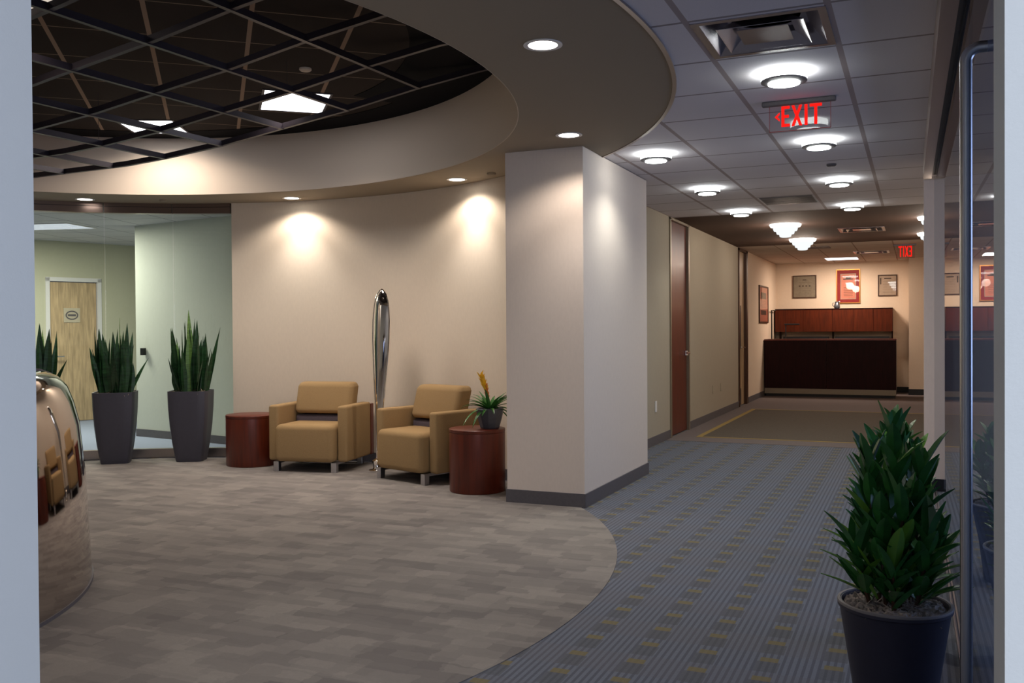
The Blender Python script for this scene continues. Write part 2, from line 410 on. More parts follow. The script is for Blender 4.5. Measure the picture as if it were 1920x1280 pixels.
struct(MB().arcwall(3.35, 3.45, 0, 360, H-.0045, 3.36, 180).build('wall_rotunda', M['fascia'], smooth=True))
struct(MB().lathe([(3.4, 3.30), (3.4, 3.38)], CX, CY, 120).build('ceiling', M['tile_dark']))
b = MB(); b.arcwall(2.64, 3.37, -40, 64, 3.2955, 3.31, 60); b.arcwall(RBLK, 3.37, 64, 320, 3.2955, 3.31, 90); struct(b.build('ceiling', M['rimshade']))  # black ring laid over the outer tiles, their lack of light given as colour
struct(MB().box(-5.5, 3.4, -3, 1.1, 2.6, 2.7).build('ceiling', M['jamb']))
struct(MB().box(.2, 3.4, 1.1, 8.5, 2.6, 2.7).build('ceiling', M['bluedark']))

# ------------------------------------------------------------------ walls
struct(MB().arcwall(4.0, 4.12, 50, 109.3, 0, H, 60).build('wall_curved', M['wall'], smooth=True))
struct(MB().arcwall(4.0, 4.12, 175, 227, 0, H, 40).build('wall_lobby', M['wall'], smooth=True))
struct(MB().arcwall(3.988, 4.0, 50, 109.3, .004, .10, 60).build('baseboard_curved', M['rubber'], smooth=True))
struct(MB().box(-2.94, -2.30, 6.635, 8.43, 0, H-.006).build('wall_column', M['wallc']))
b = MB(); b.box(-2.948, -2.292, 6.625, 6.635, .0, .105); b.box(-2.30, -2.290, 6.635, 8.44, 0, .105); b.box(-2.948, -2.94, 6.635, 7.29, 0, .105)
struct(b.build('baseboard_column', M['rubber']))
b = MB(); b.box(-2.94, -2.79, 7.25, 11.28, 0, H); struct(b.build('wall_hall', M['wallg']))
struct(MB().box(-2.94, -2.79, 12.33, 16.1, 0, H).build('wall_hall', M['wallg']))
struct(MB().box(-2.94, -2.79, 17.0, 20.9, 0, H).build('wall_reception', M['wallr']))
b = MB(); b.box(-2.79, -2.78, 8.44, 11.28, 0, .105); b.box(-2.79, -2.78, 12.33, 16.1, 0, .105); b.box(-2.79, -2.78, 17.1, 20.8, 0, .105)
struct(b.build('baseboard_hall', M['rubber']))
struct(MB().box(-2.94, 1.3, 20.8, 20.95, 0, H).build('wall_back', M['wallr']))
struct(MB().box(-.13, 1.3, 20.1, 20.8, 0, H).build('wall_pilaster', M['wallr']))
b = MB(); b.box(-2.78, -.13, 20.79, 20.8, 0, .12); b.box(-.13, 1.2, 20.09, 20.1, 0, .12); b.box(-.14, -.13, 20.09, 20.79, 0, .12)
struct(b.build('baseboard_back', M['black']))
struct(MB().box(1.2, 1.3, 8.5, 20.1, 0, H).build('wall_right', M['wallr']))
struct(MB().box(.2, 1.3, 8.5, 8.6, 0, H).build('wall_end', M['wallc']))
struct(MB().box(.06, .2, 8.38, 8.52, 0, 2.56).build('wall_post', M['post']))
struct(MB().box(.052, .208, 8.37, 8.53, 0, .10).build('baseboard_post', M['black']))
# the wall with the opening the camera looks through
struct(MB().box(-9.5, -1.53, 1.1, 1.25, 0, H).build('wall_front_left', M['jamb']))
struct(MB().box(.0855, 3.4, 1.1, 1.25, 0, H).build('wall_front_right', M['jamb']))
struct(MB().box(-1.53, .0855, 1.1, 1.25, 2.4, H).build('wall_front_header', M['jamb']))
struct(MB().box(-5.5, 3.4, -3.1, -3, 0, 2.7).build('wall_behind', M['jamb']))
struct(MB().box(-5.6, -5.5, -3.1, 1.1, 0, 2.7).build('wall_side', M['jamb']))
struct(MB().box(3.4, 3.5, -3.1, 8.6, 0, 2.7).build('wall_far_right', M['bluedark']))
# office behind the curved glass
WA = Vector((-11.95, 9.7)); WD = Vector((.326, .945)).normalized(); WN = Vector((-WD.y, WD.x))
def wl(t0, t1, n0, n1, z0, z1, b=None):
    b = b or MB(); p = [WA+WD*t0+WN*n1, WA+WD*t0+WN*n0, WA+WD*t1+WN*n0, WA+WD*t1+WN*n1]
    return b.prism([(q.x, q.y) for q in p], z0, z1)
b = MB(); wl(-6, .2, 0, .12, 0, H, b); wl(1.02, 3, 0, .12, 0, H, b); wl(.2, 1.02, 0, .12, 2.16, H, b)
struct(b.build('wall_office', M['offwall']))
b = MB(); b.prism([(-9.3, 9.1), (-2.94, 8.02), (-2.94, 8.3), (-9.3, 9.3)], 0, H); b.box(-9.3, -9.15, 9.1, 12.6, 0, H)
struct(b.build('wall_office', M['offwhite']))
b = MB(); b.prism([(-9.305, 9.088), (-3.0, 8.018), (-3.0, 8.03), (-9.3, 9.1)], 0, .10)
struct(b.build('baseboard_office', M['rubber']))
# ------------------------------------------------------------------ office door
d = thing('office_door', 'pale maple office door with a paper notice, seen through the curved glass', 'door', (0, 0, 0)); d['kind'] = 'structure'
lf = wl(.27, .96, .03, .075, .01, 2.12).build('door_leaf', M['maple'], d)
b = MB(); wl(.2, .26, -.012, .10, 0, 2.18, b); wl(.97, 1.03, -.012, .10, 0, 2.18, b); wl(.2, 1.03, -.012, .10, 2.13, 2.19, b)
b.build('door_frame', M['white'], d)
b = MB(); q = WA+WD*.33-WN*.0; b.tube([(q.x, q.y, 1.0), (q.x-WN.x*.06, q.y-WN.y*.06, 1.0)], .012); q2 = q-WN*.06
b.tube([(q2.x, q2.y, 1.0), (q2.x+WD.x*.11, q2.y+WD.y*.11, 1.0)], .011); b.build('door_handle', M['chrome'], lf)
n = wl(.47, .71, .022, .028, 1.51, 1.73).build('paper_notice', M['paper'])
tag(n, 'small white paper notice with an oval grey print, taped to the maple office door', 'notice')
b = MB()
for i in range(24):
    a0, a1 = 2*pi*i/24, 2*pi*(i+1)/24
    P = [WA+WD*(.59+.095*cos(a))+WN*.020 for a in (a0, a1)]; Q = [WA+WD*(.59+.075*cos(a))+WN*.020 for a in (a0, a1)]
    b.add([(P[0].x, P[0].y, 1.62+.07*sin(a0)), (P[1].x, P[1].y, 1.62+.07*sin(a1)), (Q[1].x, Q[1].y, 1.62+.052*sin(a1)), (Q[0].x, Q[0].y, 1.62+.052*sin(a0))], [(0, 1, 2, 3)])
wl(.53, .65, .019, .022, 1.605, 1.635, b); b.build('print', M['rubber'], n)
b = MB(); b.box(-9.13, -9.085, 9.0, 9.055, 1.06, 1.15)
tag(b.build('card_reader', M['black']), 'small black card reader on the pale wall between the two snake plants', 'card reader')

# ------------------------------------------------------------------ curved glazing of the lobby
gw = thing('glass_partition', 'curved frameless glass partition with bronze head and steel sill behind the snake plants', 'glass wall'); gw['kind'] = 'structure'; gw.name = 'window_1'
segs = [(109.5, 118.35), (118.5, 128.3), (128.45, 138.6), (138.75, 150), (150.15, 162), (162.15, 174.8)]
for a0, a1 in segs:
    MB().arcwall(4.03, 4.042, a0, a1, .10, 2.625, 16).build('glass_pane', M['glass'], gw, smooth=True)
    MB().arcwall(4.0, 4.08, a0, a1, 2.625, H-.006, 16).build('head_panel', M['bronze'], gw, smooth=True)
    b = MB(); b.arcwall(3.997, 4.0, a0, a1, 2.69, 2.695, 16); b.build('reveal_line', M['black'], gw, smooth=True)
    MB().arcwall(4.0, 4.07, a0-.07, a1+.07, .004, .10, 16).build('sill', M['metal'], gw, smooth=True)

# ------------------------------------------------------------------ glass wall on the right of the hall
gr = thing('hall_glass_wall', 'full-height clear glass wall along the right side of the hall', 'glass wall'); gr.name = 'window_2'; gr['kind'] = 'structure'
def gx(y): return .170-.0071*(y-4.7)
def skew(b, o0, o1, y0, y1, z0, z1): return b.prism([(gx(y0)+o0, y0), (gx(y0)+o1, y0), (gx(y1)+o1, y1), (gx(y1)+o0, y1)], z0, z1)
skew(MB(), -.006, .006, 3.62, 8.37, .03, 2.60).build('glass_pane', M['glassh'], gr)
b = MB(); skew(b, -.017, -.010, 1.26, 8.37, 0, .03); skew(b, .010, .017, 1.26, 8.37, 0, .03); skew(b, -.010, .010, 1.26, 8.37, 0, .008); b.build('floor_channel', M['metal'], gr)
b = MB(); skew(b, -.088, -.025, 1.25, 8.38, 2.57, H); skew(b, .025, .085, 1.25, 8.38, 2.57, H); b.build('header', M['bronze'], gr)
skew(MB(), -.025, .025, 1.25, 8.38, 2.60, H).build('track', M['black'], gr)
dr = thing('glass_door', 'frameless glass door with a long polished pull handle at the right edge', 'door'); dr.name = 'door_1'; dr['kind'] = 'structure'
skew(MB(), -.006, .006, 1.27, 3.6, .03, 2.60).build('glass_pane', M['glassh'], dr)
b = MB(); hy = 2.81; hx = hy*.0446; zt, zb = 2.105, .12; gg = gx(hy)-.006
pts = [(gg, hy, zt)]+[(hx+.035-.035*sin(a), hy, zt-.035+.035*cos(a)) for a in [pi/2*i/6 for i in range(7)]]+[(hx, hy, z) for z in (1.6, 1.2, .8)]+[(hx+.035-.035*cos(a), hy, zb+.035-.035*sin(a)) for a in [pi/2*i/6 for i in range(7)]]+[(gg, hy, zb)]
b.tube(pts, .0160, 16); b.build('door_handle', M['alu'], dr, smooth=True)

# ------------------------------------------------------------------ hall doors
d = thing('wood_door', 'tall dark cherry wood door with steel lever and hinges in the left hall wall', 'door'); d['kind'] = 'structure'; d.name = 'door_2'
lf = MB().box(-2.86, -2.81, 11.34, 12.27, .01, 2.70).build('door_leaf', M['cherry'], d)
b = MB(); b.box(-2.90, -2.775, 11.28, 11.335, 0, H-.01); b.box(-2.90, -2.775, 12.275, 12.33, 0, H-.01); b.box(-2.9, -2.775, 11.28, 12.33, 2.705, H-.004); b.build('door_frame', M['satin'], d)
b = MB(); b.tube([(-2.81, 12.19, 1.03), (-2.75, 12.19, 1.03)], .014); b.tube([(-2.752, 12.20, 1.03), (-2.752, 12.07, 1.03)], .011); b.lathe([(.03, 1.0), (.03, 1.06)], -2.80, 12.19, 16); b.build('door_handle', M['chrome'], lf, smooth=True)
for z in (.25, .95, 1.75, 2.48): MB().box(-2.812, -2.80, 11.335, 11.365, z-.06, z+.06).build('hinge', M['alu'], lf)
d = thing('office_doorway', 'narrow bronze-framed doorway with a pale wood door near the far reception', 'door'); d['kind'] = 'structure'; d.name = 'door_3'
b = MB(); b.box(-2.92, -2.77, 16.1, 16.17, 0, H-.01); b.box(-2.92, -2.77, 16.86, 17.0, 0, H-.01); b.box(-2.92, -2.77, 16.1, 17.0, 2.69, H-.004); b.build('door_frame', M['bwood'], d)
lf = MB().box(-2.87, -2.82, 16.18, 16.85, .01, 2.69).build('door_leaf', M['maple'], d)
b = MB(); b.box(-2.822, -2.812, 16.3, 16.5, 1.0, 1.75); b.box(-2.822, -2.812, 16.3, 16.5, .02, .3); b.build('door_plate', M['black'], lf)
b = MB(); b.tube([(-2.82, 16.62, 1.02), (-2.76, 16.62, 1.02)], .013); b.tube([(-2.762, 16.62, 1.02), (-2.762, 16.5, 1.02)], .011); b.build('door_handle', M['chrome'], lf)
b = MB(); b.rbox(-2.79, -2.78, 10.55, 10.62, .38, .51, .004)
tag(b.build('outlet', M['white']), 'white wall outlet plate low on the hall wall beside the cherry door', 'outlet')
for k, yy in enumerate((13.9, 14.5)):
    b = MB(); b.rbox(-2.79, -2.783, yy, yy+.08, .38, .5, .003)
    tag(b.build('outlet', M['wallg']), ['pale outlet plate on the hall wall, first beyond the cherry door', 'pale outlet plate on the hall wall, second beyond the cherry door'][k], 'outlet')

# ------------------------------------------------------------------ recessed downlights in the round soffit
dl_lab = {0.4: 'large recessed downlight in the brown soffit nearest the camera, at the top centre', 32.8: 'recessed downlight in the soffit directly above the column',
          65.3: 'recessed downlight above the right armchair beside the column', 97.6: 'recessed downlight above the left armchair',
          130.5: 'recessed downlight over the curved glass partition', 163: 'downlight in the soffit left of the glass partition, out of frame', 228: 'downlight in the soffit near the front left wall', 327.6: 'recessed downlight in the soffit overhead', 195: 'recessed downlight above the lobby wall'}
root = None
DLP = 15
for a, lab in dl_lab.items():
    x, y = CX+3.765*cos(R(a)), CY+3.765*sin(R(a))
    if root is None:
        root = thing('downlight', lab, 'ceiling light', (x, y, H-.006), 0, 'recessed downlights of the round soffit')
        MB().lathe([(.075, .0), (.095, -.001), (.095, -.005), (.072, -.005), (.070, .0)], 0, 0, 36, cap=False).build('trim_ring', M['white'], root, smooth=True)
        MB().lathe([(.0, -.0035), (.074, -.0035)], 0, 0, 36).build('lens', M['lampw'], root)
        spot((0, 0, -.03), DLP, WARM, 142, .5, .03, root)
        spot((0, 0, -.03), 24, (1, .93, .86), 86, 1, .03, root)
    else: dup(root, (x, y, H-.006), 0, lab)

# ------------------------------------------------------------------ suspended vaulted grille in the rotunda
zp = [(-9.5, 2.85), (-7.9, 2.86), (-6.6, 2.862), (-6.1, 2.885), (-5.44, 2.935), (-4.8, 3.01), (-4.14, 3.085), (-3.48, 3.18), (-2.85, 3.25), (-1.5, 3.25)]
def zg(x):
    for (a, za), (b_, zb_) in zip(zp, zp[1:]):
        if a <= x <= b_: return za+(zb_-za)*(x-a)/(b_-a)
    return zp[0][1] if x < zp[0][0] else zp[-1][1]
gt = thing('ceiling_grille', 'dark suspended vaulted grid of crossing metal bars under the black rotunda ceiling', 'ceiling grille')
UD = Vector((cos(-.054), sin(-.054))); VD = Vector((-UD.y, UD.x)); O = Vector((-5.43, 6.29))
def inside(P): return (P-Vector((CX, CY))).length < 3.34
def bar(P0, P1, n=24, along=True):
    b = MB(); pr = []
    for i in range(n+1):
        P = P0+(P1-P0)*i/n
        if inside(P): pr.append(P)
    if len(pr) < 2: return
    d = (P1-P0).normalized(); s_ = Vector((-d.y, d.x)); vs = []; hgt = .048; t = .004; fl = .016
    # L / T profile: a thin web with a bottom flange
    prof = [(-fl, 0), (fl, 0), (fl, .006), (t, .006), (t, hgt), (-t, hgt), (-t, .006), (-fl, .006)]
    for P in pr:
        z = min(zg(P.x), 3.245)
        vs += [(P.x+s_.x*u, P.y+s_.y*u, z+v+(0 if along else -.004)) for u, v in prof]
    k = len(prof)
    fs = [(i*k+q, i*k+(q+1) % k, (i+1)*k+(q+1) % k, (i+1)*k+q) for i in range(len(pr)-1) for q in range(k)]
    fs += [tuple(range(k))[::-1], tuple(range((len(pr)-1)*k, len(pr)*k))]
    b.add(vs, fs); b.build('bar', M['bar'], gt)
for j in range(-4, 5):
    c = O+VD*(.66*(j-4)); bar(c-UD*5, c+UD*5, 160)
    if j == 4: pass
for i in range(-5, 7):
    c = O+UD*(-.0+.662*(i-3+.0)-.0); bar(c-VD*7, c+VD*0.0, 160, False)
for P in ((-6.1, 5.6), (-4.15, 5.5), (-6.2, 3.0), (-4.2, 3.0)):
    MB().tube([(P[0], P[1], zg(P[0])+.04), (P[0], P[1], 3.30)], .0015, 6).build('hanger_wire', M['bar'], gt)

# troffers in the dark ceiling
def troffer(name, c, ang, w_, d_, z, m_, label, power, col, spread=130, group=None):
    t = thing(name, label, 'ceiling light', (c[0], c[1], z), ang, group)
    b = MB(); b.box(-w_/2-.02, w_/2+.02, -d_/2-.02, -d_/2, -.008, 0); b.box(-w_/2-.02, w_/2+.02, d_/2, d_/2+.02, -.008, 0)
    b.box(-w_/2-.02, -w_/2, -d_/2, d_/2, -.008, 0); b.box(w_/2, w_/2+.02, -d_/2, d_/2, -.008, 0); b.build('frame', M['bar'] if z > 3 else M['white'], t)
    MB().box(-w_/2, w_/2, -d_/2, d_/2, -.005, 0).build('diffuser', m_, t)
    if power: area((0, 0, -.02), w_, power, col, (0, 0, 0), d_, t, spread)
    return t
G = 'square troffers in the black rotunda ceiling'
troffer('ceiling_troffer', (-4.83, 6.50), R(41.3), .52, .68, 3.299, M['troffer'], 'bright square troffer above the grille, the right one in view', 13, (1, .86, .76), 112, G)
troffer('ceiling_troffer', (-6.62, 6.72), R(41.3-14), .50, .55, 3.299, M['troffer'], 'bright square troffer above the grille, the left one close to the rim', 12, (1, .88, .74), 150, G)
troffer('ceiling_troffer', (-4.80, 3.73), R(-12.3), .72, .5, 3.299, M['trofferb'], 'dimmer square troffer above the grille at the top left corner', 5, (1, .86, .72), 125, G)

# ------------------------------------------------------------------ hall drum lights
root = None; G = 'drum ceiling lights of the hall'
hl = [(-.655, 5.22, 'round drum light on the hall ceiling in front of the EXIT sign'), (-.655, 7.2, 'drum light right behind the EXIT sign in the right row'),
      (-.655, 9.17, 'drum light in the right row, second beyond the EXIT sign'), (-.655, 11.1, 'drum light in the right row nearest the brown ceiling band'),
      (-1.885, 7.2, 'drum light in the left row nearest the column top'), (-1.885, 9.17, 'middle drum light of the left row'), (-1.885, 11.1, 'drum light of the left row nearest the brown ceiling band')]
for x, y, lab in hl:
    if root is None:
        root = thing('drum_light', lab, 'ceiling light', (x, y, H), 0, G)
        MB().lathe([(.118, 0), (.121, -.006), (.121, -.042), (.115, -.048)], 0, 0, 40, cap=False).build('glass_drum', M['lamp'], root, smooth=True)
        mr = MB().lathe([(.121, -.044), (.121, -.052), (.085, -.058), (.08, -.05)], 0, 0, 40, cap=False).build('metal_ring', M['rubber'], root, smooth=True)
        MB().lathe([(.086, -.05), (.084, -.064), (.0, -.07)], 0, 0, 40, cap=False).build('diffuser', M['lamp'], mr, smooth=True)
        spot((0, 0, -.09), 17, HALL, 140, .7, .06, root)
    else: dup(root, (x, y, H), 0, lab)
# tiered lights in the brown band
root = None; G = 'tiered glass lights under the brown ceiling band'
for x, y, lab in [(-1.6, 12.85, 'tiered glass ceiling light on the brown band, nearer of the left pair'), (-1.62, 15.1, 'tiered glass ceiling light on the brown band, farther of the left pair'),
                  (.22, 12.8, 'tiered glass light half hidden by the white post, nearer one'), (.22, 15.0, 'tiered glass light half hidden by the white post, farther one')]:
    if root is None:
        root = thing('tiered_light', lab, 'ceiling light', (x, y, H-.002), 0, G)
        for k, (r1, z1) in enumerate([(.205, -.02), (.16, -.075), (.12, -.115), (.08, -.15)]):
            MB().lathe([(r1*.96, z1+.028), (r1, z1+.015), (r1*.93, z1-.012), (r1*.7, z1-.02)], 0, 0, 36).build('glass_tier', M['lamp'] if k == 0 else M['tier'], root, smooth=True)
        MB().tube([(0, 0, 0), (0, 0, -.15)], .02).build('stem', M['metal'], root)
        point((0, 0, -.26), 10, PEACH, .1, root)
    else: dup(root, (x, y, H-.002), 0, lab)
troffer('ceiling_troffer', (-1.36, 19.68), 0, .6, .62, H-.001, M['trofferw'], 'bright rectangular ceiling light over the reception desk', 31, PEACH, 180)
area((-1.3, 17.6, H-.05), .8, 0.01, PEACH)
troffer('ceiling_troffer', (-10.4, 8.6), R(14), 1.15, .58, H-.006, M['trofferd'], 'dim louvred ceiling light in the office behind the glass', 55, (1, .98, .86), 180)
area((-9.3, 7.9, H-.05), 1.2, 9, (1, .98, .9), name='office_fill')  # added fill to brighten the office, no fixture belongs to it

# ------------------------------------------------------------------ exit signs
def exit_letters(b, x0, x1, z0, z1, y0, y1, mirror=1, arrow=True):
    W = x1-x0; Hh = z1-z0; cxm = (x0+x1)/2
    def quad(p):  # polygon in unit coords -> prism along y
        pts = [(x0+u*W, z0+v_*Hh) for u, v_ in p]
        if mirror < 0: pts = [(2*cxm-x, z) for x, z in pts][::-1]
        n = len(pts); b.add([(x, y0, z) for x, z in pts]+[(x, y1, z) for x, z in pts], [tuple(range(n)), tuple(range(n, 2*n))[::-1]]+[(i, n+i, n+(i+1) % n, (i+1) % n) for i in range(n)])
    R_ = lambda a, c, d_, e_: quad([(a, d_), (c, d_), (c, e_), (a, e_)])
    R_(.0, .075, 0, 1); R_(.075, .21, .86, 1); R_(.075, .19, .43, .57); R_(.075, .21, 0, .14)
    quad([(.25, 0), (.325, 0), (.52, 1), (.445, 1)]); quad([(.445, 0), (.52, 0), (.325, 1), (.25, 1)])
    R_(.575, .65, 0, 1); R_(.70, 1.0, .86, 1); R_(.8125, .8875, 0, .86)
    if arrow: quad([(-.17, .5), (-.045, .28), (-.045, .40), (-.10, .5), (-.045, .60), (-.045, .72)])
def exit_sign(label, xa, xb, y, zt_, zb_, mirror=1, arrow=True):
    t = thing('exit_sign', label, 'exit sign', (xa, y, H)); W = xb-xa
    MB().rbox(-.045, W+.03, -.02, .02, -.03, 0, .008).build('mounting_bar', M['rubber'], t, smooth=True)
    MB().box(0, W, -.004, .004, zb_-H, -.028).build('panel', M['acrylic'], t)
    b = MB(); exit_letters(b, W*.2 if arrow else W*.12, W*.86, zb_-H+.025, -.035, -.0065, -.0045, mirror, arrow); b.build('letters', M['red'], t)
    b = MB(); e_ = .003
    b.box(0, W, -.005, .005, zb_-H-.002, zb_-H+.001); b.box(-.001, .001, -.005, .005, zb_-H, -.03); b.box(W-.001, W+.001, -.005, .005, zb_-H, -.03); b.build('lit_edge', M['redmat'], t)
    return t
exit_sign('clear hanging sign reading EXIT in red with a left arrow, in the hall', -.823, -.466, 5.87, H, 2.552)
exit_sign('far hanging EXIT sign seen from behind so its red letters read backwards', -.30, -.02, 16.78, H, 2.50, -1, False)

# ------------------------------------------------------------------ ceiling diffusers and small fittings
def cutbox(ceil, x0, x1, y0, y1, z0, z1):
    c = MB().box(x0, x1, y0, y1, z0, z1).build('cutter', M['white'])
    md = ceil.modifiers.new('cut', 'BOOLEAN'); md.operation = 'DIFFERENCE'; md.object = c; md.solver = 'EXACT'
    dg = bpy.context.evaluated_depsgraph_get(); me = bpy.data.meshes.new_from_object(ceil.evaluated_get(dg))
    ceil.modifiers.clear(); ceil.data = me; bpy.data.objects.remove(c)
def diffuser(label, x, y, s_, m_, z=H, ceil=None):
    h = s_/2
    if ceil: cutbox(ceil, x-h+.01, x+h-.01, y-h+.01, y+h-.01, z-.05, z+.2)
    t = thing('air_diffuser', label, 'air vent', (x, y, z), 0, 'square air diffusers')
    def cone(name, h0, z0, h1, z1, mm):   # square funnel, wall 4 mm
        b = MB(); fr = lambda hh, zz: [(-hh, -hh, zz), (hh, -hh, zz), (hh, hh, zz), (-hh, hh, zz)]
        vs = fr(h0, z0)+fr(h1, z1)+fr(h1+.004, z1)+fr(h0+.004, z0+.001)
        b.add(vs, [(u*4+i, u*4+(i+1) % 4, ((u+1) % 4)*4+(i+1) % 4, ((u+1) % 4)*4+i) for u in range(4) for i in range(4)])
        return b.build(name, mm, t)
    b = MB(); o, q = h+.005, h-.03
    b.box(-o, o, -o, -q, -.004, .001); b.box(-o, o, q, o, -.004, .001); b.box(-o, -q, -q, q, -.004, .001); b.box(q, o, -q, q, -.004, .001); b.build('flange', m_, t)
    d = .085 if ceil else .03
    cone('louvre_ring', h-.03, -.002, h*.62, d, m_)
    cone('louvre_ring', h*.66, -.012, h*.42, d*.45, m_)
    MB().box(-h*.40, h*.40, -h*.40, h*.40, -.004, .0).build('centre_plate', m_, t)
    MB().lathe([(0, d-.004), (h*.55, d-.004)], 0, 0, 32).build('duct_opening', M['black'], t)
    MB().box(-h*.64, h*.64, -h*.64, h*.64, d, d+.004).build('back_plate', m_, t)
    return t
diffuser('large polished square air diffuser in the hall ceiling before the first drum light', -.65, 4.51, .58, M['vent'], H, CEIL)
diffuser('square air diffuser in the brown ceiling band between the tiered lights', -.70, 14.0, .6, M['vent'], H-.002, CEILB)
diffuser('square air diffuser in the reception ceiling near the far EXIT sign', -.75, 18.3, .6, M['vent'], H-.001, CEILF)
b = MB(); b.box(-1.53, -.99, 10.13, 10.72, H-.006, H)
for k in range(9): b.box(-1.52, -1.0, 10.16+k*.06, 10.18+k*.06, H-.01, H-.006)
tag(b.build('return_vent', M['rubber']), 'flat grey return grille in the hall ceiling between the two rows of drum lights', 'air vent')
b = MB(); b.box(-1.9, -1.35, 16.6, 17.0, H-.008, H-.001)
tag(b.build('return_vent', M['rubber']), 'flat dark return grille in the reception ceiling behind the brown band', 'air vent')
def disc(name, x, y, z, r, label, cat, m_='rubber'):
    tag(MB().lathe([(r, 0), (r, -.012), (r*.8, -.02), (0, -.022)], 0, 0, 24, cap=False).build(name, M[m_], None, True, (x, y, z)), label, cat)
disc('sprinkler_cover', -.655, 8.3, H, .04, 'small round sprinkler cover in the hall ceiling between drum lights', 'sprinkler cover')
disc('sprinkler_cover', -3.42, 7.42, H-.006, .04, 'small round sprinkler cover in the soffit beside the column', 'sprinkler cover', 'soffit')
disc('sprinkler_cover', -4.15, 5.72, 3.30, .045, 'small round sprinkler cover in the black rotunda ceiling', 'sprinkler cover', 'fascia')
disc('sprinkler_cover', -7.2, 7.43, H-.006, .035, 'small round sprinkler cover in the soffit over the glass partition', 'sprinkler cover', 'soffit')

# ------------------------------------------------------------------ armchairs
def armchair(label, loc, rz):
    t = thing('armchair', label, 'armchair', loc, rz, 'gold armchairs against the curved wall')
    f = M['fabric']
    b = MB(); b.rbox(-.305, .305, -.375, .22, .10, .455, .05, 5)
    # crowned seat
    b.v = [(x, y, z+(.022*max(0, 1-(x/.3)**2)*max(0, 1-((y+.08)/.3)**2) if z > .4 else 0)) for x, y, z in b.v]
    b.build('seat', f, t, smooth=True)
    for s_ in (-1, 1):
        x0, x1 = (.309, .414) if s_ > 0 else (-.414, -.309)
        b = MB(); b.rbox(x0, x1, -.285, .30, .10, .635, .025, 3); b.build('arm', f, t, smooth=True)
    b = MB(); b.rbox(-.305, .305, .02, .20, .532, .84, .05, 5)
    b.v = [(x*(1.0 if z < .8 else .985), y+(z-.5)*.28+(-.018*max(0, 1-(x/.3)**2) if y < .11 else 0), z) for x, y, z in b.v]
    b.build('back_cushion', f, t, smooth=True)
    b = MB(); b.rbox(-.305, .305, .06, .2, .40, .52, .035, 4); b.build('lumbar_roll', M['lumbar'], t, smooth=True)
    MB().rbox(-.414, .414, .302, .372, .10, .615, .006, 2).build('back_panel', M['cherry'], t)
    for sx in (-1, 1):
        for y0 in (-.35, .27):
            b = MB(); b.rbox(sx*.30-.027, sx*.30+.027, y0, y0+.055, .004, .10, .003, 1); b.build('leg', M['alu'], t)
        b = MB(); b.box(sx*.30-.012, sx*.30+.012, -.295, .27, .075, .10); b.build('side_rail', M['alu'], t)
    return t
def placed(fx, fy, rz):     # front feet centre -> origin of the chair
    return (fx+.32*(-sin(rz))*1.0, fy+.32*cos(rz), 0)
r1, r2 = R(9.5), R(-19)
armchair('gold fabric armchair left of the silver sculpture, beside the empty drum table', placed(-5.37, 7.35, r1), r1)
armchair('gold fabric armchair right of the silver sculpture, partly behind the bromeliad table', placed(-4.215, 7.20, r2), r2)

# ------------------------------------------------------------------ drum tables
def drum(label, x, y, r, h):
    t = thing('drum_table', label, 'side table', (x, y, .004), 0, 'round cherry drum tables')
    MB().lathe([(r-.01, 0), (r-.004, .002), (r, .01), (r, h-.03)], 0, 0, 64).build('drum_body', M['cherry'], t, smooth=True)
    MB().lathe([(r, h-.028), (r+.002, h-.024), (r+.002, h-.004), (r-.004, h), (0, h)], 0, 0, 64).build('table_top', M['cherry'], t, smooth=True)
drum('empty round cherry wood drum table left of the armchairs', -6.19, 7.57, .255, .51)
drum('round cherry wood drum table beside the column holding a bromeliad', -3.385, 7.02, .235, .525)

# ------------------------------------------------------------------ snake plants
def square_taper(b, prof, rc=.14):
    """rounded-square lathe, prof = list of (half width, z)"""
    n = 40; vs = []
    for hw, z in prof:
        for k in range(n):
            a = 2*pi*k/n; c, s_ = cos(a), sin(a); e_ = 7.0
            rr = hw/((abs(c)**e_+abs(s_)**e_)**(1/e_)); vs.append((rr*c, rr*s_, z))
    fs = [(i*n+k, i*n+(k+1) % n, (i+1)*n+(k+1) % n, (i+1)*n+k) for i in range(len(prof)-1) for k in range(n)]
    fs += [tuple(range(n))[::-1]]
    b.add(vs, fs); return b
def moss(b, hw, z, n, square=True, amp=.022, rnd=random):
    k = 34; vs = []
    for i in range(k+1):
        for j in range(k+1):
            u, v_ = -1+2*i/k, -1+2*j/k
            if not square:
                l = max(abs(u), abs(v_)); q = math.hypot(u, v_) or 1; u, v_ = u*l/q, v_*l/q
            edge = max(abs(u), abs(v_)) if square else math.hypot(u, v_)
            vs.append((u*hw, v_*hw, z+(rnd.uniform(0, amp*.7)+.012)*(1 if edge < .97 else .4)))
    b.add(vs, [(i*(k+1)+j, (i+1)*(k+1)+j, (i+1)*(k+1)+j+1, i*(k+1)+j+1) for i in range(k) for j in range(k)])
    for _ in range(n):
        a, q = rnd.uniform(0, 2*pi), math.sqrt(rnd.random())*hw*.66
        x, y = q*cos(a), q*sin(a)
        if square: x, y = rnd.uniform(-hw, hw)*.88, rnd.uniform(-hw, hw)*.88
        d_ = Vector((rnd.uniform(-1, 1), rnd.uniform(-1, 1), rnd.uniform(.0, .9)))
        b.leaf((x, y, z+.012), d_, rnd.uniform(.03, .075), .006, rnd.uniform(.5, 2.2), seg=3, fold=.1)
def snake_profile(t): return (.6+.9*t if t < .42 else .98*max(0, 1-((t-.42)/.58)**1.7))+.02
